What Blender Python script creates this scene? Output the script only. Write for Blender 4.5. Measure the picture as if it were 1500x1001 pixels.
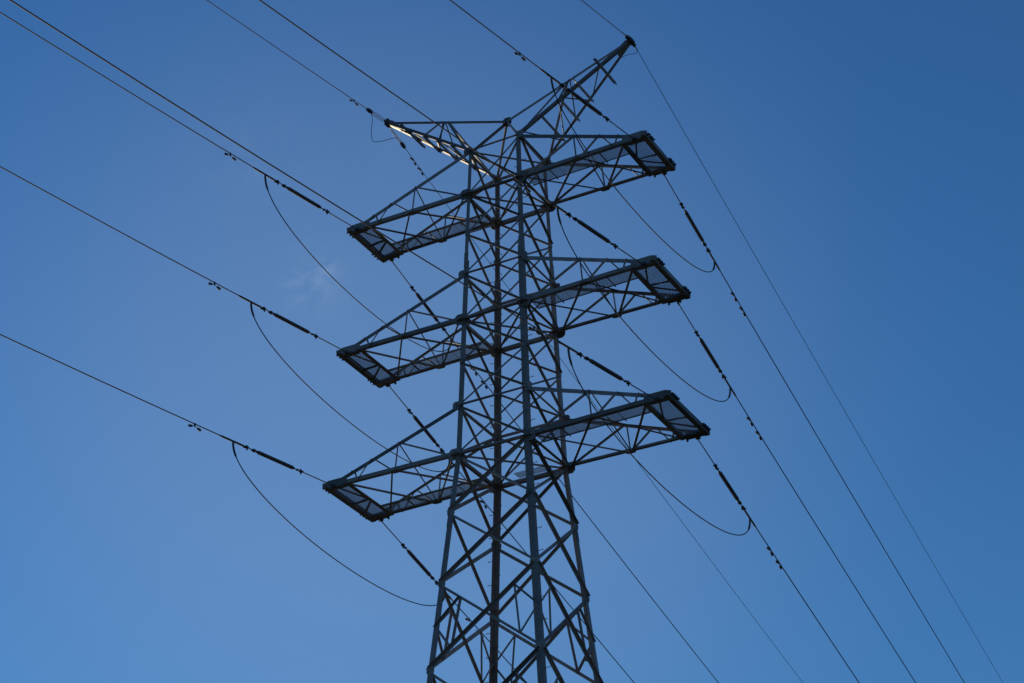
import bpy, math, random
from mathutils import Vector, Matrix, Quaternion
random.seed(11)
for o in list(bpy.data.objects): bpy.data.objects.remove(o, do_unlink=True)
SC = bpy.context.scene
COL = SC.collection
H = 37.5                                   # height of the lowest crossarm above the ground
R = math.radians

# ------------------------------------------------------------------ camera
cd = bpy.data.cameras.new('camera'); cam = bpy.data.objects.new('camera', cd); COL.objects.link(cam)
cd.sensor_width = 36; cd.lens = 3152.99 / 1500 * 36; cd.clip_start = .1; cd.clip_end = 20000
fw = Vector((-0.41187876, 0.75911641, 0.5040815)).normalized()
rt = fw.cross(Vector((0, 0, 1))).normalized(); up = rt.cross(fw)
ro = -0.015785761
rt, up = math.cos(ro)*rt + math.sin(ro)*up, -math.sin(ro)*rt + math.cos(ro)*up
M = Matrix((rt, up, -fw)).transposed().to_4x4(); M.translation = Vector((33.53465518, -61.68774742, -35.90697638 + H))
cam.matrix_world = M
SC.camera = cam

# ------------------------------------------------------------------ sky, sun, exposure
SUN_AZ, SUN_EL = R(146), R(10)             # direction towards the sun (counter-clockwise from +X)
w = bpy.data.worlds.new('World'); SC.world = w; w.use_nodes = True
nt = w.node_tree; nt.nodes.clear()
def wn(t, **k):
    n = nt.nodes.new(t)
    for a, b in k.items(): setattr(n, a, b)
    return n
out = wn('ShaderNodeOutputWorld'); bg = wn('ShaderNodeBackground')
sky = wn('ShaderNodeTexSky', sky_type='NISHITA', sun_disc=False, sun_elevation=SUN_EL, sun_rotation=R(90) - SUN_AZ,
         altitude=100, air_density=1.5, dust_density=0., ozone_density=8.0)
bg.inputs['Strength'].default_value = .055
# a few shreds of thin cirrus, as directions on the sky
geo = wn('ShaderNodeTexCoord'); nz = wn('ShaderNodeTexNoise'); nz.inputs['Scale'].default_value = 55; nz.inputs['Detail'].default_value = 7
nz.inputs['Roughness'].default_value = .6; nz.inputs['Distortion'].default_value = .6
mp_ = wn('ShaderNodeMapping'); mp_.inputs['Rotation'].default_value = (0, 0, .5); mp_.inputs['Scale'].default_value = (1, 2.2, 1.6)
nt.links.new(geo.outputs['Generated'], mp_.inputs['Vector']); nt.links.new(mp_.outputs[0], nz.inputs['Vector'])
acc = None
for c, r, a in (((-0.4829, 0.6994, 0.5269), .030, .06), ((-0.4768, 0.7014, 0.5298), .012, .08), ((-0.4939, 0.6545, 0.5725), .05, .022), ((-0.4299, 0.69, 0.58), .03, .015)):
    c = Vector(c).normalized()
    ds = wn('ShaderNodeVectorMath', operation='DISTANCE'); ds.inputs[1].default_value = c; nt.links.new(geo.outputs['Generated'], ds.inputs[0])
    mr = wn('ShaderNodeMapRange', interpolation_type='SMOOTHERSTEP')
    for i_, v_ in enumerate((0, r, a, 0)): mr.inputs[i_+1].default_value = v_
    nt.links.new(ds.outputs['Value'], mr.inputs[0])
    if acc is None: acc = mr.outputs[0]
    else:
        ad = wn('ShaderNodeMath', operation='ADD'); nt.links.new(acc, ad.inputs[0]); nt.links.new(mr.outputs[0], ad.inputs[1]); acc = ad.outputs[0]
nr = wn('ShaderNodeMapRange'); nr.inputs[1].default_value = .38; nr.inputs[2].default_value = .75; nt.links.new(nz.outputs[0], nr.inputs[0])
ml = wn('ShaderNodeMath', operation='MULTIPLY'); nt.links.new(acc, ml.inputs[0]); nt.links.new(nr.outputs[0], ml.inputs[1])
# broad veil of high haze, also painting the mid-sky brighter and fading outward
ds = wn('ShaderNodeVectorMath', operation='DISTANCE'); ds.inputs[1].default_value = Vector((-0.4790, 0.7450, 0.4640)).normalized(); nt.links.new(geo.outputs['Generated'], ds.inputs[0])
mv = wn('ShaderNodeMapRange', interpolation_type='SMOOTHERSTEP')
for i_, v_ in enumerate((0, .32, .10, 0)): mv.inputs[i_+1].default_value = v_
nt.links.new(ds.outputs['Value'], mv.inputs[0])
ad = wn('ShaderNodeMath', operation='ADD'); nt.links.new(ml.outputs[0], ad.inputs[0]); nt.links.new(mv.outputs[0], ad.inputs[1])
mix = wn('ShaderNodeMix', data_type='RGBA'); nt.links.new(ad.outputs[0], mix.inputs['Factor']); nt.links.new(sky.outputs[0], mix.inputs['A'])
mix.inputs['B'].default_value = (5.0, 7.0, 8.0, 1)
wb = wn('ShaderNodeMix', data_type='RGBA', blend_type='MULTIPLY'); wb.inputs['Factor'].default_value = 1   # white balance of the sky
wb.inputs['B'].default_value = (1.085, .952, .965, 1); nt.links.new(mix.outputs['Result'], wb.inputs['A'])
nt.links.new(wb.outputs['Result'], bg.inputs['Color']); nt.links.new(bg.outputs[0], out.inputs['Surface'])

sl = bpy.data.lights.new('sun', 'SUN'); sl.energy = 2.1; sl.angle = R(.5); sl.color = (1, .82, .54)
so = bpy.data.objects.new('sun', sl); COL.objects.link(so)
sd = Vector((math.cos(SUN_AZ)*math.cos(SUN_EL), math.sin(SUN_AZ)*math.cos(SUN_EL), math.sin(SUN_EL)))
so.rotation_euler = sd.to_track_quat('Z', 'Y').to_euler(); so.location = (-60, 40, 90)

SC.view_settings.view_transform = 'Standard'; SC.view_settings.look = 'None'
SC.view_settings.gamma = 1; SC.view_settings.use_curve_mapping = False
SC.view_settings.exposure = 1.24

# ------------------------------------------------------------------ materials
def mat(name, base, rough, metal=0., var=.25, rnd=.3, scale=3., bump=0., rust=0.):
    m = bpy.data.materials.new(name); m.use_nodes = True
    t = m.node_tree; b = t.nodes['Principled BSDF']; L = t.links.new
    geo = t.nodes.new('ShaderNodeNewGeometry')
    n1 = t.nodes.new('ShaderNodeTexNoise'); n1.inputs['Scale'].default_value = scale; n1.inputs['Detail'].default_value = 6
    n2 = t.nodes.new('ShaderNodeTexNoise'); n2.inputs['Scale'].default_value = scale*9; n2.inputs['Detail'].default_value = 4
    L(geo.outputs['Position'], n1.inputs['Vector']); L(geo.outputs['Position'], n2.inputs['Vector'])
    oi = t.nodes.new('ShaderNodeObjectInfo')
    def math_(op, a, c):
        q = t.nodes.new('ShaderNodeMath'); q.operation = op
        for i, v in enumerate((a, c)):
            if isinstance(v, (int, float)): q.inputs[i].default_value = v
            else: L(v, q.inputs[i])
        return q.outputs[0]
    f = math_('ADD', math_('MULTIPLY', n1.outputs[0], var*1.4), math_('MULTIPLY', n2.outputs[0], var*.6))
    f = math_('ADD', f, math_('MULTIPLY', oi.outputs['Random'], rnd))
    f = math_('ADD', f, 1 - var - rnd/2)
    mx = t.nodes.new('ShaderNodeVectorMath'); mx.operation = 'SCALE'; mx.inputs[0].default_value = base
    L(f, mx.inputs['Scale'])
    if rust:
        n3 = t.nodes.new('ShaderNodeTexNoise'); n3.inputs['Scale'].default_value = 2.3; n3.inputs['Detail'].default_value = 8; n3.inputs['Roughness'].default_value = .7
        L(geo.outputs['Position'], n3.inputs['Vector'])
        rp = t.nodes.new('ShaderNodeMapRange'); rp.inputs[1].default_value = .52; rp.inputs[2].default_value = .70; rp.inputs[4].default_value = rust
        L(n3.outputs[0], rp.inputs[0])
        rm = t.nodes.new('ShaderNodeMix'); rm.data_type = 'RGBA'; L(rp.outputs[0], rm.inputs['Factor']); L(mx.outputs[0], rm.inputs['A'])
        rm.inputs['B'].default_value = (.115, .075, .055, 1); L(rm.outputs['Result'], b.inputs['Base Color'])
    else: L(mx.outputs[0], b.inputs['Base Color'])
    b.inputs['Roughness'].default_value = rough; b.inputs['Metallic'].default_value = metal
    rr = math_('ADD', math_('MULTIPLY', n2.outputs[0], .3), rough - .15); L(rr, b.inputs['Roughness'])
    if bump:
        bp = t.nodes.new('ShaderNodeBump'); bp.inputs['Strength'].default_value = bump; bp.inputs['Distance'].default_value = .02
        L(n2.outputs[0], bp.inputs['Height']); L(bp.outputs[0], b.inputs['Normal'])
    return m
STEEL = mat('galvanised_steel', (.222, .205, .200), .58, .0, .45, .8, 1.7, 0., .55)
GRATE = mat('grating_steel', (.38, .38, .41), .5, .1, .2, .1)
FIT = mat('fitting_steel', (.075, .075, .08), .7)
INS = mat('brown_insulator', (.12, .10, .098), .40, 0., .2, .2, 8)
ALU = mat('weathered_aluminium', (.075, .075, .08), .7, 0., .2, .1)
CONC = mat('concrete', (.34, .33, .31), .9, 0, .35, .1, 1.2, .4)
GROUND = mat('dry_grass_ground', (.035, .042, .028), .95, 0, .6, 0, .15, .5)

GROUND.node_tree.nodes['Principled BSDF'].inputs['Specular IOR Level'].default_value = .03

# ------------------------------------------------------------------ mesh helpers
def mesh(name, v, f, m, smooth=False):
    me = bpy.data.meshes.new(name); me.from_pydata([tuple(x) for x in v], [], f); me.update()
    me.materials.append(m)
    if smooth:
        for p in me.polygons: p.use_smooth = True
    return me
def link(name, me, parent=None, mw=None):
    o = bpy.data.objects.new(name, me); COL.objects.link(o)
    if parent is not None: o.parent = parent
    if mw is not None: o.matrix_basis = mw
    return o
def empty(name, loc=(0, 0, 0), parent=None, rot=None):
    o = bpy.data.objects.new(name, None); COL.objects.link(o); o.empty_display_size = .3
    if parent is not None: o.parent = parent
    o.location = loc
    if rot is not None: o.rotation_mode = 'QUATERNION'; o.rotation_quaternion = rot
    return o
def tag(o, label, cat, group=None, kind=None):
    o['label'] = label; o['category'] = cat
    if group: o['group'] = group
    if kind: o['kind'] = kind
    return o
class MB:                                   # collects shapes into one mesh
    def __init__(s): s.v = []; s.f = []
    def add(s, v, f):
        n = len(s.v); s.v += [tuple(x) for x in v]; s.f += [tuple(i+n for i in q) for q in f]; return s
    def box(s, a, b):
        x, y, z = a; X, Y, Z = b
        return s.add([(x,y,z),(X,y,z),(X,Y,z),(x,Y,z),(x,y,Z),(X,y,Z),(X,Y,Z),(x,Y,Z)],
                     [(0,3,2,1),(4,5,6,7),(0,1,5,4),(1,2,6,5),(2,3,7,6),(3,0,4,7)])
    def tube(s, pts, r, n=8, caps=True):
        pts = [Vector(p) for p in pts]; rs = r if isinstance(r, (list, tuple)) else [r]*len(pts)
        ref = None; V = []; F = []
        for i, p in enumerate(pts):
            d = (pts[min(i+1, len(pts)-1)] - pts[max(i-1, 0)]).normalized()
            if ref is None:
                ref = d.orthogonal().normalized()
            ref = (ref - d*ref.dot(d)).normalized(); b = d.cross(ref)
            for k in range(n):
                a = 2*math.pi*k/n; V.append(p + rs[i]*(math.cos(a)*ref + math.sin(a)*b))
        for i in range(len(pts)-1):
            for k in range(n):
                F.append((i*n+k, i*n+(k+1) % n, (i+1)*n+(k+1) % n, (i+1)*n+k))
        if caps: F.append(tuple(range(n))[::-1]); F.append(tuple((len(pts)-1)*n+k for k in range(n)))
        return s.add(V, F)
    def prism(s, poly, z0, z1):
        n = len(poly)
        return s.add([(x, y, z0) for x, y in poly] + [(x, y, z1) for x, y in poly],
                     [tuple(range(n))[::-1], tuple(range(n, 2*n))] + [(i, (i+1) % n, (i+1) % n+n, i+n) for i in range(n)])
    def mesh(s, name, m, smooth=False): return mesh(name, s.v, s.f, m, smooth)
def lprof(b, t): return [(0, 0), (b, 0), (b, t), (t, t), (t, b), (0, b)]
_cache = {}
def lmesh(b):
    if b not in _cache:
        t = max(.010, b*.10)
        _cache[b] = MB().prism(lprof(b, t), 0, 1).mesh('angle_section', STEEL)
    return _cache[b]
def angle(name, a, b, x, y, size, parent, org=Vector((0, 0, 0)), shift=0.):
    """steel angle from a to b, heel on the line, flanges towards x and y (shift moves it back along x)"""
    a = Vector(a); b = Vector(b); d = b - a; L = d.length; d.normalize()
    X = Vector(x); X = (X - d*X.dot(d)).normalized(); Y = d.cross(X)
    if Y.dot(Vector(y)) < 0: sgn = -1
    else: sgn = 1
    a = a - X*shift
    if sgn < 0: X, Y = -Y, X                # same section, flanges swapped, still right-handed
    Mx = Matrix((X, Y, d)).transposed().to_4x4()
    Mx = Mx @ Matrix.Diagonal((1, 1, L, 1)); Mx.translation = a - org
    return link(name, lmesh(size), parent, Mx)
def plate_mesh(r, t):
    k = ('plate', r, t)
    if k not in _cache:
        c = r*.55
        _cache[k] = MB().prism([(-r, -c), (-c, -r), (c, -r), (r, -c), (r, c), (c, r), (-c, r), (-r, c)], -t/2, t/2).mesh('plate', STEEL)
    return _cache[k]
def plate(p, n, u, r, parent, t=.016, sx=1., sy=1., name='gusset_plate', org=Vector((0, 0, 0))):
    n = Vector(n).normalized(); u = Vector(u); u = (u - n*u.dot(n)).normalized(); v = n.cross(u)
    Mx = Matrix((u, v, n)).transposed().to_4x4() @ Matrix.Diagonal((sx, sy, 1, 1)); Mx.translation = Vector(p) - org
    return link(name, plate_mesh(r, t), parent, Mx)

# ------------------------------------------------------------------ the ground
N = 48
gv = [(0, 0, 0)] + [(r*math.cos(2*math.pi*k/N), r*math.sin(2*math.pi*k/N), 0) for r in (20, 120, 800, 9000) for k in range(N)]
gf = [(0, 1+k, 1+(k+1) % N) for k in range(N)]
for i in range(3):
    gf += [(1+i*N+k, 1+(i+1)*N+k, 1+(i+1)*N+(k+1) % N, 1+i*N+(k+1) % N) for k in range(N)]
g = link('ground', mesh('ground', gv, gf, GROUND)); g['kind'] = 'structure'; g['label'] = 'dry grass ground under the pylon'

# ------------------------------------------------------------------ the tower
ZS = {'T': 13.562, '1': 11.478, '1m': 9.62, 't2': 7.784, '2': 5.746, '2m': 3.88, 't3': 2.038, '3': 0., 'a': -2.374, 'b': -5.179, 'c': -8.464,
      'd': -12.3, 'e': -16.8, 'f': -22.0, 'g': -28.6, 'h': -37.2}
ORDER = ['T', '1', '1m', 't2', '2', '2m', 't3', '3', 'a', 'b', 'c', 'd', 'e', 'f', 'g', 'h']
def hw(z): return 1.5 + (1.1235-1.5)*z/13.562 if z >= 0 else 1.5 + (2.21-1.5)*z/-8.464
CORN = {'L': (-1, -1), 'N': (1, -1), 'R': (1, 1), 'B': (-1, 1)}
FACES = [('L', 'N', Vector((0, -1, 0))), ('N', 'R', Vector((1, 0, 0))), ('R', 'B', Vector((0, 1, 0))), ('B', 'L', Vector((-1, 0, 0)))]
def node(c, l, inset=0.):
    z = ZS[l]; h = hw(z) - inset; return Vector((CORN[c][0]*h, CORN[c][1]*h, z + H))
tower = empty('transmission_tower')
tag(tower, 'grey galvanised steel lattice pylon with three tiers of crossarms and two raised earthwire peaks', 'pylon')
APEX = Vector((0, 0, 15.316 + H))
# legs: L section swept through the bends, larger below the splice
legs = {}
for c, (sx, sy) in CORN.items():
    st = [(-37.2, .24), (-8.464, .23), (0., .21), (8.35, .205), (8.35, .145), (13.562, .14)]
    V = []; F = []
    for z, b in st:
        h = hw(z); t = b*.1
        for px, py in lprof(b, t):
            V.append((sx*(h - px), sy*(h - py), z + H))
    for i in range(len(st)-1):
        for k in range(6):
            q = (i*6+k, i*6+(k+1) % 6, (i+1)*6+(k+1) % 6, (i+1)*6+k)
            F.append(q if sx*sy > 0 else q[::-1])
    F.append(tuple(range(6))[::-1] if sx*sy > 0 else tuple(range(6)))
    F.append(tuple(30+k for k in range(6)) if sx*sy > 0 else tuple(30+k for k in range(6))[::-1])
    lg = link('leg', mesh('leg', V, F, STEEL), tower); legs[c] = lg
    # splice angle wrapped outside the joint, bolts of the splice as raised heads
    for (z0, z1) in ((8.05, 8.75), (-.95-2.0, -2.0-.15)):
        s = MB(); h0 = hw(z0) + .012; h1 = hw(z1) + .012
        for q in (0, 1):
            def P(u, v, h, z): return (sx*(h-u), sy*(h-v), z + H)
            b = .18; t = .011
            pr = [(0, 0), (b, 0), (b, t), (0, t)] if q == 0 else [(0, t+.001), (t, t+.001), (t, b), (0, b)]
            s.add([P(u, v, h0, z0) for u, v in pr] + [P(u, v, h1, z1) for u, v in pr],
                  [(0,1,2,3),(7,6,5,4),(0,4,5,1),(1,5,6,2),(2,6,7,3),(3,7,4,0)])
        link('splice_plate', s.mesh('splice_plate', STEEL), lg)
    # climbing pegs on alternating flanges
    if c in 'NB':
        s = MB(); z = -34.; k = 0
        while z < 13.2:
            h = hw(z); b = .1
            if k % 2: a0 = (sx*(h+.002), sy*(h-b), z+H); a1 = (sx*(h+.20), sy*(h-b), z+H+.01)
            else: a0 = (sx*(h-b), sy*(h+.002), z+H); a1 = (sx*(h-b), sy*(h+.20), z+H+.01)
            s.tube([a0, a1], .012, 6)
            d = Vector(a1) - Vector(a0); d.normalize(); s.tube([a1, Vector(a1)+d*.02], .024, 6)
            z += .45; k += 1
        o = link('step_bolts', s.mesh('step_bolts', STEEL), lg); o['kind'] = 'stuff'
    link('concrete_footing', MB().prism([(-.6,-.6),(.6,-.6),(.6,.6),(-.6,.6)], -.6, .35).mesh('concrete_footing', CONC), tower,
         Matrix.Translation((sx*(hw(-37.3)-.1), sy*(hw(-37.3)-.1), 0)))
# face bracing
def toward(d):
    v = d.cross(Vector((0, 0, 1))); return v if v.y < 0 else -v
def fpt(c, l, n, f=.5):
    """point on the flange of leg c in the face with normal n"""
    p = node(c, l); b = .10
    t = Vector((-CORN[c][0], 0, 0)) if abs(n.y) > .5 else Vector((0, -CORN[c][1], 0))
    return p + t*b*f
def face_brace(a, b, n, size, outer, parent=tower, name='brace', down=True):
    d = (b - a).normalized(); v = d.cross(n)
    if (v.z > 0) == down: v = -v
    if outer: return angle(name, a + n*.004, b + n*.004, v, n, size, parent, shift=size/2)
    return angle(name, a - n*.030, b - n*.030, v, -n, size, parent, shift=size/2)
for i in range(len(ORDER)-1):
    l0, l1 = ORDER[i], ORDER[i+1]
    lower = ZS[l0] <= .01
    big = .12 if lower else .085
    sm = .095 if lower else .075
    for fi, (p, q, n) in enumerate(FACES):
        # thick diagonal rises to the q leg on the two faces seen from below, the thinner one crosses it behind
        A0, A1, B0, B1 = fpt(q, l0, n), fpt(p, l1, n), fpt(p, l0, n), fpt(q, l1, n)
        A0.z -= .06; B0.z -= .06; A1.z += .06; B1.z += .06
        if not lower: face_brace(B0, B1, n, big, True); face_brace(A0, A1, n, sm, False)
        elif fi in (0, 2):
            face_brace(A0, A1, n, big if lower else sm, True); face_brace(B0, B1, n, sm, False)
        else:
            face_brace(B0, B1, n, big, True); face_brace(A0, A1, n, sm, False)
        if ZS[l0] < -5.:                    # secondary bracing in the tall lower panels
            f = .20; rs = .075 if ZS[l0] > -10 else .085
            QA = A0.lerp(A1, f); QB = B0.lerp(B1, f); QC = A0.lerp(A1, 1-f); QD = B0.lerp(B1, 1-f)
            mp = (A1 + B0)/2; mq = (A0 + B1)/2
            for a, b, o_ in ((QB, mp, 1), (QA, mq, 1), (QC, mp, 0), (QD, mq, 0)):
                face_brace(a + n*.0, b, n, rs, o_)
            face_brace(QB + n*.014, QC + (B0-B0) + n*.014, n, rs, 0, down=False); face_brace(QA + n*.014, QD + n*.014, n, rs, 0, down=False)
# horizontals and plan bracing at the crossarm levels
for l in ('T', '1', 't2', '2', 't3', '3'):
    main = l in '123'
    for fi, (p, q, n) in enumerate(FACES):
        a, b = node(p, l), node(q, l)
        s = (.15 if fi in (0, 2) else .12) if main else .085
        e = (b - a).normalized()*.02
        angle('horizontal_strut', a + e + n*.018, b - e + n*.018, (0, 0, 1), n, s, tower, shift=s/2)
    if main or l == 'T':
        for (p, q, dz) in (('L', 'R', -.05), ('N', 'B', -.16)):
            a, b = node(p, l, .12), node(q, l, .12); a.z += dz; b.z += dz
            angle('plan_brace', a, b, toward(b-a), (0, 0, 1), .085, tower, shift=.04)
for c, (sx, sy) in CORN.items():
    a = node(c, 'T', .05); d = Vector((-sx, sy, 0))
    angle('apex_strut', a, APEX + (a-APEX)*.03, d, (0, 0, -1), .10, tower, shift=.05)
    # gusset plates where arms and legs meet
    for l in ('T', '1', 't2', '2', 't3', '3'):
        r = .22 if l in '123' else .15
        p = node(c, l)
        plate(p + Vector((sx*.026, 0, 0)) + Vector((0, -sy*r*.45, 0)), (sx, 0, 0), (0, 0, 1), r, tower)
        plate(p + Vector((0, sy*.040, 0)) + Vector((sx*.05, 0, 0)), (0, sy, 0), (0, 0, 1), r*1.08, tower)
        if l in '123':
            plate(p + Vector((-sx*.05, -sy*.05, -.035)), (0, 0, 1), (1, 0, 0), r*1.15, tower)
    for l in ('a', 'b', 'c', '1m', '2m'):
        p = node(c, l); r = .15 if l in 'abc' else .10
        plate(p + Vector((sx*.015, 0, 0)) + Vector((0, -sy*.10, 0)), (sx, 0, 0), (0, 0, 1), r, tower, .012)
        plate(p + Vector((0, sy*.015, 0)) + Vector((-sx*.10, 0, 0)), (0, sy, 0), (0, 0, 1), r, tower, .012)
plate(APEX + Vector((0, 0, -.02)), (0, 1, 0), (0, 0, 1), .20, tower); plate(APEX + Vector((0, 0, -.05)), (1, 0, 0), (0, 0, 1), .17, tower)

# open steel grating: bearing bars and cross bars with real gaps
def grating_mesh(lx, ly, name='grating_panel'):
    m = MB(); p = .075; b = .0175
    n = max(2, int(lx/p)); k = max(2, int(ly/p))
    for i in range(n+1):
        x = lx*i/n; m.box((x-b/2, 0, 0), (x+b/2, ly, .022))
    for j in range(k+1):
        y = ly*j/k; m.box((0, y-b/2, .004), (lx, y+b/2, .018))
    return m.mesh(name, GRATE)
for l in '3':                                # walkway through the body along the far side
    h = hw(ZS[l])
    o = link('walkway_grating', grating_mesh(1.3, .42, 'walkway_grating'), tower, Matrix.Translation((-.45, h-.55, ZS[l]+H+.02))); o['kind'] = 'stuff'

# crossarms
ARM = {('1', -1): (6.6305, 1.2287), ('1', 1): (6.592, 1.2287), ('2', -1): (6.8156, 1.4228), ('2', 1): (6.7871, 1.4228),
       ('3', -1): (7.1339, 1.5966), ('3', 1): (7.1197, 1.5966)}
TOPL = {'1': 'T', '2': 't2', '3': 't3'}
for (l, sx), (al, tw) in ARM.items():
    zb = ZS[l] + H; zt = ZS[TOPL[l]] + H; h = hw(ZS[l]); ht = hw(ZS[TOPL[l]])
    org = Vector((sx*h, 0, zb))
    arm = empty('crossarm', org, tower)
    def bot(sy, f): return Vector((sx*(h + (al-h)*f), sy*(h + (tw-h)*f), zb))
    def top(sy, f):
        a = Vector((sx*ht, sy*ht, zt)); b = Vector((sx*(al-.22), sy*tw, zb + .10)); return a.lerp(b, f)
    A = lambda nm, a, b, x, y, s, sh=0.: angle(nm, a, b, x, y, s, arm, org, sh)
    fb = 1 - .92/(al-h)                      # start of the end platform
    for sy in (-1, 1):
        n = Vector((0, sy, 0))
        A('chord', bot(sy, -.02), bot(sy, 1.0), (0, 0, 1), -n, .155)
        A('chord', top(sy, 0) + n*.012, top(sy, 1) + n*.012, (0, 0, -1), -n, .155 if sy < 0 else (.075 if sx < 0 else .10))
        # truss in the side of the arm
        for k, (a, b, s) in enumerate(((top(sy, .46), bot(sy, .03), .07), (top(sy, .46), bot(sy, .455), .06), (top(sy, .66), bot(sy, .47), .06),
                        (top(sy, .67), bot(sy, .745), .05), (top(sy, .81), bot(sy, .75), .05), (top(sy, .82), bot(sy, .86), .045))):
            nn = n*(.020 if k % 2 else -.022)
            d = (b-a); A('brace', a + nn, b + nn, d.cross(n), nn, s, s/2)
        # stiffened end of the chord
        plate(bot(sy, 1 - .46/(al-h)) + n*.030 + Vector((0, 0, .10)), n, (1, 0, 0), .30, arm, .018, 1.75, .55, 'gusset_plate', org)
        plate(bot(sy, 1 - .46/(al-h)) - n*.10 + Vector((0, 0, -.022)), (0, 0, 1), (1, 0, 0), .24, arm, .018, 2.0, .62, 'gusset_plate', org)
        plate(bot(sy, .46) - n*.05 + Vector((0, 0, -.016)), (0, 0, 1), (1, 0, 0), .13, arm, .012, 1.5, 1., 'gusset_plate', org)
        # clevis for the insulator string and bolt heads at the end of the arm
        m = MB(); q = bot(sy, 1) - org
        m.box((q.x - sx*.50, q.y + sy*.02, -.10), (q.x - sx*.46, q.y + sy*.14, .02)); m.box((q.x - sx*.42, q.y + sy*.02, -.10), (q.x - sx*.38, q.y + sy*.14, .02))
        m.tube([(q.x - sx*.54, q.y + sy*.10, -.06), (q.x - sx*.34, q.y + sy*.10, -.06)], .025)
        m.box((q.x - sx*.85, q.y - sy*.02, -.13), (q.x - sx*.79, q.y + sy*.05, -.032))
        link('clevis', m.mesh('clevis', FIT), arm)
        m = MB()
        for yy in (.10, .30, .48):
            m.tube([(q.x + sx*.02, q.y - sy*yy, .07), (q.x + sx*.15, q.y - sy*yy, .07)], .038, 6)
            m.tube([(q.x + sx*.02, q.y - sy*yy, .14), (q.x + sx*.09, q.y - sy*yy, .14)], .030, 6)
        link('end_bolts', m.mesh('end_bolts', FIT), arm)['kind'] = 'stuff'
    up_ = Vector((0, 0, 1))
    def P(sy, f, dz=-.018): return bot(sy, f) + up_*dz
    for k, (a, b, s) in enumerate(((P(-1, .02), P(1, .45), .065), (P(-1, .45), P(1, .03), .09), (P(-1, fb), P(1, .47), .09), (P(-1, .48), P(1, fb), .065))):
        dz = -up_*(.004 + .016*(k % 2)); d = b-a
        A('brace', a + dz, b + dz, toward(d), up_, s, s/2)
    d = bot(1, .455) - top(-1, .46)          # cross frame at mid length
    A('brace', top(-1, .46) + Vector((sx*.03, .03, 0)), bot(1, .455) + Vector((sx*.03, -.03, .03)), (1, 0, 0), (0, 0, 1), .05, .025)
    # end platform: two cross beams, bracing under the grating
    e0, e1 = bot(-1, fb), bot(1, fb)
    A('end_beam', e0 + Vector((0, -.03, -.03)), e1 + Vector((0, .03, -.03)), (0, 0, 1), (-sx, 0, 0), .15)
    e0, e1 = bot(-1, 1), bot(1, 1)
    A('end_beam', e0 + Vector((sx*.012, -.14, -.03)), e1 + Vector((sx*.012, .14, -.03)), (0, 0, 1), (-sx, 0, 0), .19)
    A('end_beam', e0 + Vector((sx*-.06, -.05, .19)), e1 + Vector((sx*-.06, .05, .19)), (0, 0, -1), (-sx, 0, 0), .10)
    def Q(f, y): return Vector((sx*(h + (al-h)*f), y*tw, zb - .022))
    fm = (1 + fb)/2
    for a, b in ((Q(fm, -.93), Q(fb, -.1)), (Q(fb, .0), Q(1, .08)), (Q(fb, .1), Q(1, .72))):
        A('platform_brace', a, b, (b-a).cross(up_), up_, .07, .035)
    lw = (1-fb)*(al-h) - .14; ly = 2*tw - .24
    x0 = sx*(h + (al-h)*fb) + (.05 if sx > 0 else -.05 - lw)
    o = link('platform_grating', grating_mesh(lw, ly, 'platform_grating'), arm, Matrix.Translation(Vector((x0, -ly/2, zb + .075)) - org)); o['kind'] = 'stuff'
    # walkway along one bottom chord: near chord on the right arms, far chord on the left arms
    sy = -1 if sx > 0 else 1
    lx = (al-h)*fb - .25; a0 = bot(sy, .03); a1 = bot(sy, fb)
    ang = math.atan2((a1-a0).y, (a1-a0).x); wy = .60
    npan = 3; pl = (lx - .04*(npan-1))/npan
    for k in range(npan):
        T = Matrix.Translation(a0 - org + Vector((0, -sy*.17, .03))) @ Matrix.Rotation(ang, 4, 'Z') @ Matrix.Translation((k*(pl+.04), 0 if sy*sx*sx < 0 and sx > 0 else 0, 0))
        if sx > 0: off = 0.
        else: off = 0.
        o = link('walkway_grating', _cache.setdefault(('gr', l, sx), grating_mesh(pl, wy, 'walkway_grating')), arm, T); o['kind'] = 'stuff'
    d = Vector((0, -sy*.80, 0))
    A('walkway_rail', a0 + d + up_*.015, a1 + d + up_*.015, (0, 0, 1), (0, sy, 0), .06)
    for f in (.22, .62):
        a = bot(sy, f) - up_*.012; A('walkway_bearer', a + Vector((0, -sy*.05, 0)), a + Vector((0, -sy*.86, 0)), (1, 0, 0), (0, 0, 1), .05)

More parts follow.
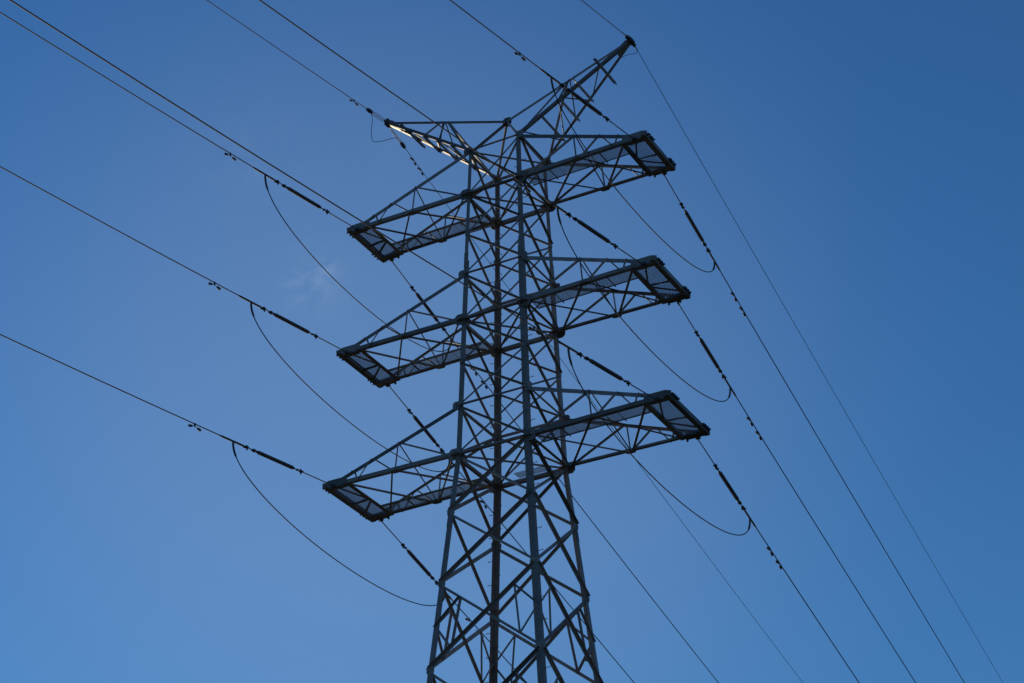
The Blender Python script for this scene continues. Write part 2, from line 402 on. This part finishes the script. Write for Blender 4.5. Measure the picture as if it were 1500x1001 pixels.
# earthwire peaks
TIPS = {-1: Vector((-5.6565, 0, 17.262 + H)), 1: Vector((5.6397, 0, 17.188 + H))}
for sx, tip in TIPS.items():
    org = Vector((sx*1.1235, 0, 13.562 + H))
    pk = empty('earthwire_peak', org, tower)
    A = lambda nm, a, b, x, y, s, sh=0.: angle(nm, a, b, x, y, s, pk, org, sh)
    up_ = Vector((0, 0, 1))
    base = {sy: Vector((sx*1.1235, sy*1.1235, 13.562 + H)) for sy in (-1, 1)}
    e = {sy: tip + Vector((0, sy*.07, -.06)) for sy in (-1, 1)}
    def ch(sy, f): return base[sy].lerp(e[sy], f)
    def tp(f): return APEX.lerp(tip + up_*.05, f)
    for sy in (-1, 1): A('chord', ch(sy, -.02), ch(sy, 1), (0, 0, 1), (0, -sy, 0), .125)
    A('chord', tp(0), tp(1), (0, 1, 0), (0, 0, -1), .11, .055)
    nrm = (base[-1] - tip).cross(base[1] - tip).normalized()
    if nrm.z > 0: nrm = -nrm
    for sy in (-1, 1):
        o_ = Vector((0, sy*.012, 0))
        A('brace', tp(.51) + o_, ch(sy, .35) + o_, (1, 0, 0), (0, sy, 0), .05, .025)
        A('brace', tp(.53) + o_, ch(sy, .53) + o_, (1, 0, 0), (0, sy, 0), .06, .03)
        A('brace', tp(.48) + o_, ch(sy, .02) + o_, (0, 0, 1), (0, sy, 0), .075, .037)
    for k, f in enumerate((.47, .63, .80)):
        f = 1 - f
        a, b = ch(-1, f), ch(1, f)
        A('cross_bar', a + nrm*.012 + Vector((0, -.06, 0)), b + nrm*.012 + Vector((0, .10, 0)), (-1, 0, 0), nrm, .115, .057)
    for f0, f1, q in ((.03, .19, 1), (.22, .36, -1), (.39, .52, 1), (.55, .72, -1)):
        a, b = ch(-q, f0), ch(q, f1); A('brace', a - nrm*.02, b - nrm*.02, (lambda v: v if v.y < 0 else -v)((b-a).cross(nrm)), -nrm, .055, .027)
    m = (ch(-1, .73) + ch(1, .73))/2 + nrm*.014  # long bar that overhangs both chords
    A('cross_bar', m + Vector((0, -.92, 0)), m + Vector((0, .92, 0)), (-1, 0, 0), nrm, .125, .062)
    plate(tip + Vector((-sx*.30, -.085, -.12)), (0, 1, 0), (tip-base[-1]), .13, pk, .016, 1.9, .6, 'gusset_plate', org)
    plate(tip + Vector((-sx*.30, .085, -.12)), (0, 1, 0), (tip-base[1]), .13, pk, .016, 1.9, .6, 'gusset_plate', org)
    plate(tip + Vector((-sx*.42, 0, -.36)), nrm, (tip-base[1]), .12, pk, .014, 2., 1., 'gusset_plate', org)
    m = MB(); q = tip - org
    m.box((q.x-.09, q.y-.15, q.z-.10), (q.x+.09, q.y+.15, q.z+.03)); m.tube([(q.x-sx*.05, q.y-.16, q.z+.09), (q.x-sx*.05, q.y+.10, q.z+.09)], .075)
    m.box((q.x-.03, q.y-.30, q.z-.03), (q.x+.03, q.y-.15, q.z+.02)); m.box((q.x-.03, q.y+.15, q.z-.04), (q.x+.03, q.y+.30, q.z+.01))
    link('tip_bracket', m.mesh('tip_bracket', FIT), pk)

# ------------------------------------------------------------------ strings, conductors, jumpers, dampers
UN = Vector((math.cos(R(-96)), math.sin(R(-96)), 0)); UF = Vector((math.cos(R(94.5)), math.sin(R(94.5)), 0))
WIRE = {  # attachment point, height offset, slope at the tower, curvature
 ('n', 'L3'): ((-6.684, -1.597, 0.), -.023, -.0891), ('n', 'L2'): ((-6.366, -1.423, 5.746), -.035, -.087), ('n', 'L1'): ((-6.180, -1.229, 11.478), -.046, -.087),
 ('n', 'R1'): ((6.142, -1.229, 11.478), -.050, -.097), ('n', 'R2'): ((6.337, -1.423, 5.746), -.079, -.094), ('n', 'R3'): ((6.670, -1.597, 0.), -.080, -.092),
 ('f', 'L3'): ((-6.684, 1.597, 0.), -.080, -.139), ('f', 'L2'): ((-6.366, 1.423, 5.746), -.012, -.140), ('f', 'L1'): ((-6.180, 1.229, 11.478), -.093, -.136),
 ('f', 'R1'): ((6.142, 1.229, 11.478), -.098, -.135), ('f', 'R2'): ((6.337, 1.423, 5.746), -.150, -.134), ('f', 'R3'): ((6.670, 1.597, 0.), -.063, -.136),
 ('n', 'EL'): ((-5.657, 0, 17.262), .020, -.078), ('n', 'ER'): ((5.640, 0, 17.188), .030, -.105),
 ('f', 'EL'): ((-5.657, 0, 17.262), -.060, -.109), ('f', 'ER'): ((5.640, 0, 17.188), .050, -.1135)}
CURV = {'n': .0006, 'f': .0003}
def wpt(key, t):
    P0, z0, s = WIRE[key]; c = CURV[key[0]]*(.5 if key[1][0] == 'E' else 1); u = UN if key[0] == 'n' else UF
    return Vector(P0) + u*t + Vector((0, 0, H + z0 + s*t + c*t*t))
def wdir(key, t): return (wpt(key, t+.01) - wpt(key, t)).normalized()
TIER = {'1': 'topmost', '2': 'middle', '3': 'lowest'}
def where(k): return '%s %s crossarm' % (TIER[k[1]], 'left' if k[0] == 'L' else 'right')
RUN = {'n': 'running to the upper left', 'f': 'running to the lower right'}
# one insulator string along local +X, copied to every arm end
def lathe(pts, m, name, n=12):
    mb = MB(); mb.tube([(x, 0, 0) for x, r in pts], [r for x, r in pts], n)
    # rebuild with exact radii (tube keeps them as given)
    return mb.mesh(name, m)
m = MB(); m.tube([(-.02, 0, 0), (1.93, 0, 0)], .021, 8); m.tube([(-.06, 0, 0), (.10, 0, 0)], .042, 8)
ROD = m.mesh('link_rod', FIT)
m = MB(); m.box((1.88, -.045, -.03), (2.04, -.012, .03)); m.box((1.88, .012, -.03), (2.04, .045, .03)); m.tube([(1.97, 0, -.11), (1.97, 0, .09)], .030, 8)
m.tube([(1.93, -.08, 0), (1.93, .08, 0)], .022, 8); m.tube([(2.02, 0, 0), (2.37, 0, 0)], .024, 8); m.box((2.12, -.05, -.02), (2.20, .05, .02))
SHACK = m.mesh('shackle', FIT)
pts = [(2.36, .030), (2.38, .055), (2.44, .055), (2.45, .040)]
x = 2.47
k = 0
while x < 4.30:
    r = .078 if k % 2 == 0 else .066
    pts += [(x, .034), (x+.010, r), (x+.020, r*.98), (x+.040, .036)]; x += .053; k += 1
pts += [(4.34, .040), (4.36, .055), (4.42, .055), (4.43, .030)]
m = MB(); m.tube([(q, 0, 0) for q, r in pts], [r for q, r in pts], 12)
INSM = m.mesh('insulator', INS)
m = MB(); m.tube([(4.42, 0, 0), (5.06, 0, 0)], .022, 8); m.tube([(4.55, 0, -.06), (4.55, 0, .06)], .035, 8); m.box((4.52, -.06, -.03), (4.66, .06, .03))
m.box((4.90, -.055, -.03), (5.08, -.02, .03)); m.box((4.90, .02, -.03), (5.08, .055, .03)); m.tube([(4.94, 0, -.10), (4.94, 0, .08)], .030, 8); m.tube([(5.04, -.09, 0), (5.04, .09, 0)], .026, 8)
COUP = m.mesh('coupling', FIT)
m = MB(); m.tube([(5.06, 0, 0), (5.12, 0, 0), (5.14, 0, 0), (6.25, 0, 0), (6.40, 0, 0)], [.024, .024, .040, .040, .024], 8)
DEAD = m.mesh('dead_end_clamp', ALU)
first = None
for key in WIRE:
    if key[1][0] == 'E': continue
    p0 = wpt(key, 0); d = (wpt(key, 5.6) - p0).normalized()
    q = d.to_track_quat('X', 'Z')
    s = empty('insulator_string', p0, None, q)
    tag(s, 'ribbed insulator string on the %s, %s' % (where(key[1]), RUN[key[0]]), 'insulator', 'tension insulator strings on the crossarms')
    for nm, me in (('link_rod', ROD), ('shackle', SHACK), ('insulator', INSM), ('coupling', COUP), ('dead_end_clamp', DEAD)): link(nm, me, s)
# conductors
for key in WIRE:
    E_ = key[1][0] == 'E'
    t0 = .35 if E_ else 5.9
    ts = [t0 + (170 - t0)*(i/70)**1.6 for i in range(71)]
    o0 = wpt(key, t0)
    r = (.0165 if key[0] == 'n' else .0125) if E_ else .0215
    m = MB().tube([wpt(key, t) - o0 for t in ts], r, 6).mesh('power_line', ALU)
    o = link('earth_wire' if E_ else 'power_line', m, None, Matrix.Translation(o0))
    if E_:
        tag(o, 'thin earth wire %s from the %s' % (RUN[key[0]], 'flat left earthwire peak' if key[1] == 'EL' else 'tall right earthwire peak'), 'cable', 'thin earth wires above the conductors')
    else:
        tag(o, 'dark conductor %s from the %s' % (RUN[key[0]], where(key[1])), 'power line', 'power lines strung from the crossarms')
# jumpers: half-ellipse loops under each arm
DEPTH = {'L1': 2.05, 'L2': 1.80, 'L3': 1.82, 'R1': 1.90, 'R2': 2.06, 'R3': 2.06}
for k, dep in DEPTH.items():
    a = wpt(('n', k), 5.66); b = wpt(('f', k), 5.66)
    pts = []; rr = []
    for i in range(61):
        th = math.pi*i/60; f = .5 - .5*math.cos(th)
        if i == 0: f = 0
        # slightly squared half-ellipse
        z = -dep*abs(math.sin(th))**.92
        pts.append(a.lerp(b, f) + Vector((0, 0, z - .02)) - a)
        L = dep*math.sin(th); rr.append(.040 if L < .45 else .0205)
    o = link('jumper_cable', MB().tube(pts, rr, 8).mesh('jumper_cable', ALU), None, Matrix.Translation(a))
    tag(o, 'dark jumper cable hanging in a deep loop under the %s' % where(k), 'cable', 'jumper loops under the crossarms')
# vibration dampers
m = MB(); m.box((-.03, -.022, -.10), (.03, .022, .03)); m.tube([(0, -.035, -.02), (0, .035, -.02)], .016, 6); DCL = m.mesh('clamp', FIT)
m = MB(); m.tube([(-.24, 0, -.135), (-.10, 0, -.105), (0, 0, -.095), (.10, 0, -.105), (.24, 0, -.135)], .010, 6); DCB = m.mesh('messenger_cable', FIT)
m = MB(); m.tube([(.13, 0, -.118), (.15, 0, -.122), (.28, 0, -.150), (.30, 0, -.154)], [.028, .044, .050, .034], 8); DW1 = m.mesh('weight', FIT)
m = MB(); m.tube([(-.30, 0, -.154), (-.28, 0, -.150), (-.15, 0, -.122), (-.13, 0, -.118)], [.034, .050, .044, .028], 8); DW2 = m.mesh('weight', FIT)
def damper(key, t, label, sc=1.):
    d = wdir(key, t)
    o = empty('vibration_damper', wpt(key, t), None, d.to_track_quat('X', 'Z')); o.scale = (sc, sc, sc)
    for nm, me in (('clamp', DCL), ('messenger_cable', DCB), ('weight', DW1), ('weight', DW2)): link(nm, me, o)
    tag(o, label, 'damper', 'vibration dampers clipped on the wires')
for key in WIRE:
    k = key[1]
    if k[0] == 'E': continue
    if key[0] == 'n':
        damper(key, 7.65, 'damper on the wire %s from the %s' % (RUN['n'], where(k)))
    else:
        for t, wd in ((7.95, 'first'), (9.0, 'second')):
            damper(key, t, '%s damper on the lower right wire of the %s' % (wd, where(k)))
damper(('n', 'EL'), 2.28, 'small damper on the earth wire running up left from the left peak', .85)
damper(('f', 'EL'), 2.35, 'upper of two small dampers on the earth wire below the left peak', .85)
damper(('f', 'EL'), 3.05, 'lower of two small dampers on the earth wire below the left peak', .85)
# earth wire dead ends: double loop strand, clamp block
for key in (('n', 'EL'), ('f', 'EL'), ('n', 'ER'), ('f', 'ER')):
    long_ = key[1] == 'EL'; L = (1.2 if key[0] == 'n' else 1.35) if long_ else .42
    p0 = wpt(key, .18); d = (wpt(key, L) - p0).normalized()
    o = empty('earth_wire_clamp', p0, None, d.to_track_quat('X', 'Z')); L -= .18
    if long_:
        m = MB()
        ss = [(0, 0, 0), (.10, .045, .03), (.3, .07, .04), (L-.25, .07, .03), (L-.05, .03, 0)]
        m.tube(ss, .012, 6); m.tube([(x, -y, -z) for x, y, z in ss], .012, 6); link('loop_strand', m.mesh('loop_strand', FIT), o)
        m = MB(); m.box((L-.12, -.055, -.05), (L-.02, .055, .05)); m.box((L+.0, -.07, -.06), (L+.07, .07, .06)); m.box((L+.09, -.055, -.05), (L+.20, .055, .05)); m.tube([(L-.15, 0, 0), (L+.3, 0, 0)], .022, 8)
        for xx in (L-.07, L+.035, L+.15): m.tube([(xx, 0, -.10), (xx, 0, .10)], .016, 6)
    else:
        m = MB(); m.tube([(-.05, 0, 0), (L+.25, 0, 0)], .024, 8); m.box((.02, -.05, -.07), (.20, .05, .04)); m.tube([(.11, -.10, -.03), (.11, .10, -.03)], .022, 6)
    link('clamp_body', m.mesh('clamp_body', FIT), o)
    tag(o, 'steel clamp holding the earth wire %s from the %s peak' % (RUN[key[0]], 'left' if long_ else 'right'), 'clamp', 'earth wire clamps at the peaks')
def spline(ps, n=8):
    ps = [Vector(p) for p in ps]; out_ = []
    for i in range(len(ps)-1):
        p0, p1, p2, p3 = ps[max(i-1, 0)], ps[i], ps[i+1], ps[min(i+2, len(ps)-1)]
        for j in range(n):
            t = j/n; out_.append(.5*((2*p1) + (p2-p0)*t + (2*p0-5*p1+4*p2-p3)*t*t + (3*p1-p0-3*p2+p3)*t**3))
    return out_ + [ps[-1]]
b0 = wpt(('n', 'EL'), 1.15)
ps = [wpt(('n', 'EL'), 1.15), (-5.66, -1.20, 16.70+H), (-5.66, -1.25, 16.1+H), (-5.66, -1.20, 15.74+H), (-5.66, -1.0, 15.72+H), (-5.66, -.41, 16.12+H), (-5.66, .38, 16.75+H), (-5.66, .80, 17.0+H), wpt(('f', 'EL'), 1.15)]
o = link('bonding_wire', MB().tube([p - b0 for p in spline(ps)], .0125, 6).mesh('bonding_wire', ALU), None, Matrix.Translation(b0))
tag(o, 'thin bent bonding wire hanging in a loop below the left earthwire peak', 'cable')
b0 = wpt(('f', 'ER'), .62)
ps = [b0, (5.60, .50, 16.93+H), (5.58, .17, 16.67+H), (5.45, -.05, 16.52+H), (5.25, .02, 16.55+H), (5.02, .13, 16.63+H)]
o = link('bonding_wire', MB().tube([Vector(p) - b0 for p in spline(ps)], .011, 6).mesh('bonding_wire', ALU), None, Matrix.Translation(b0))
tag(o, 'short bonding wire curving under the tip of the tall right peak', 'cable')
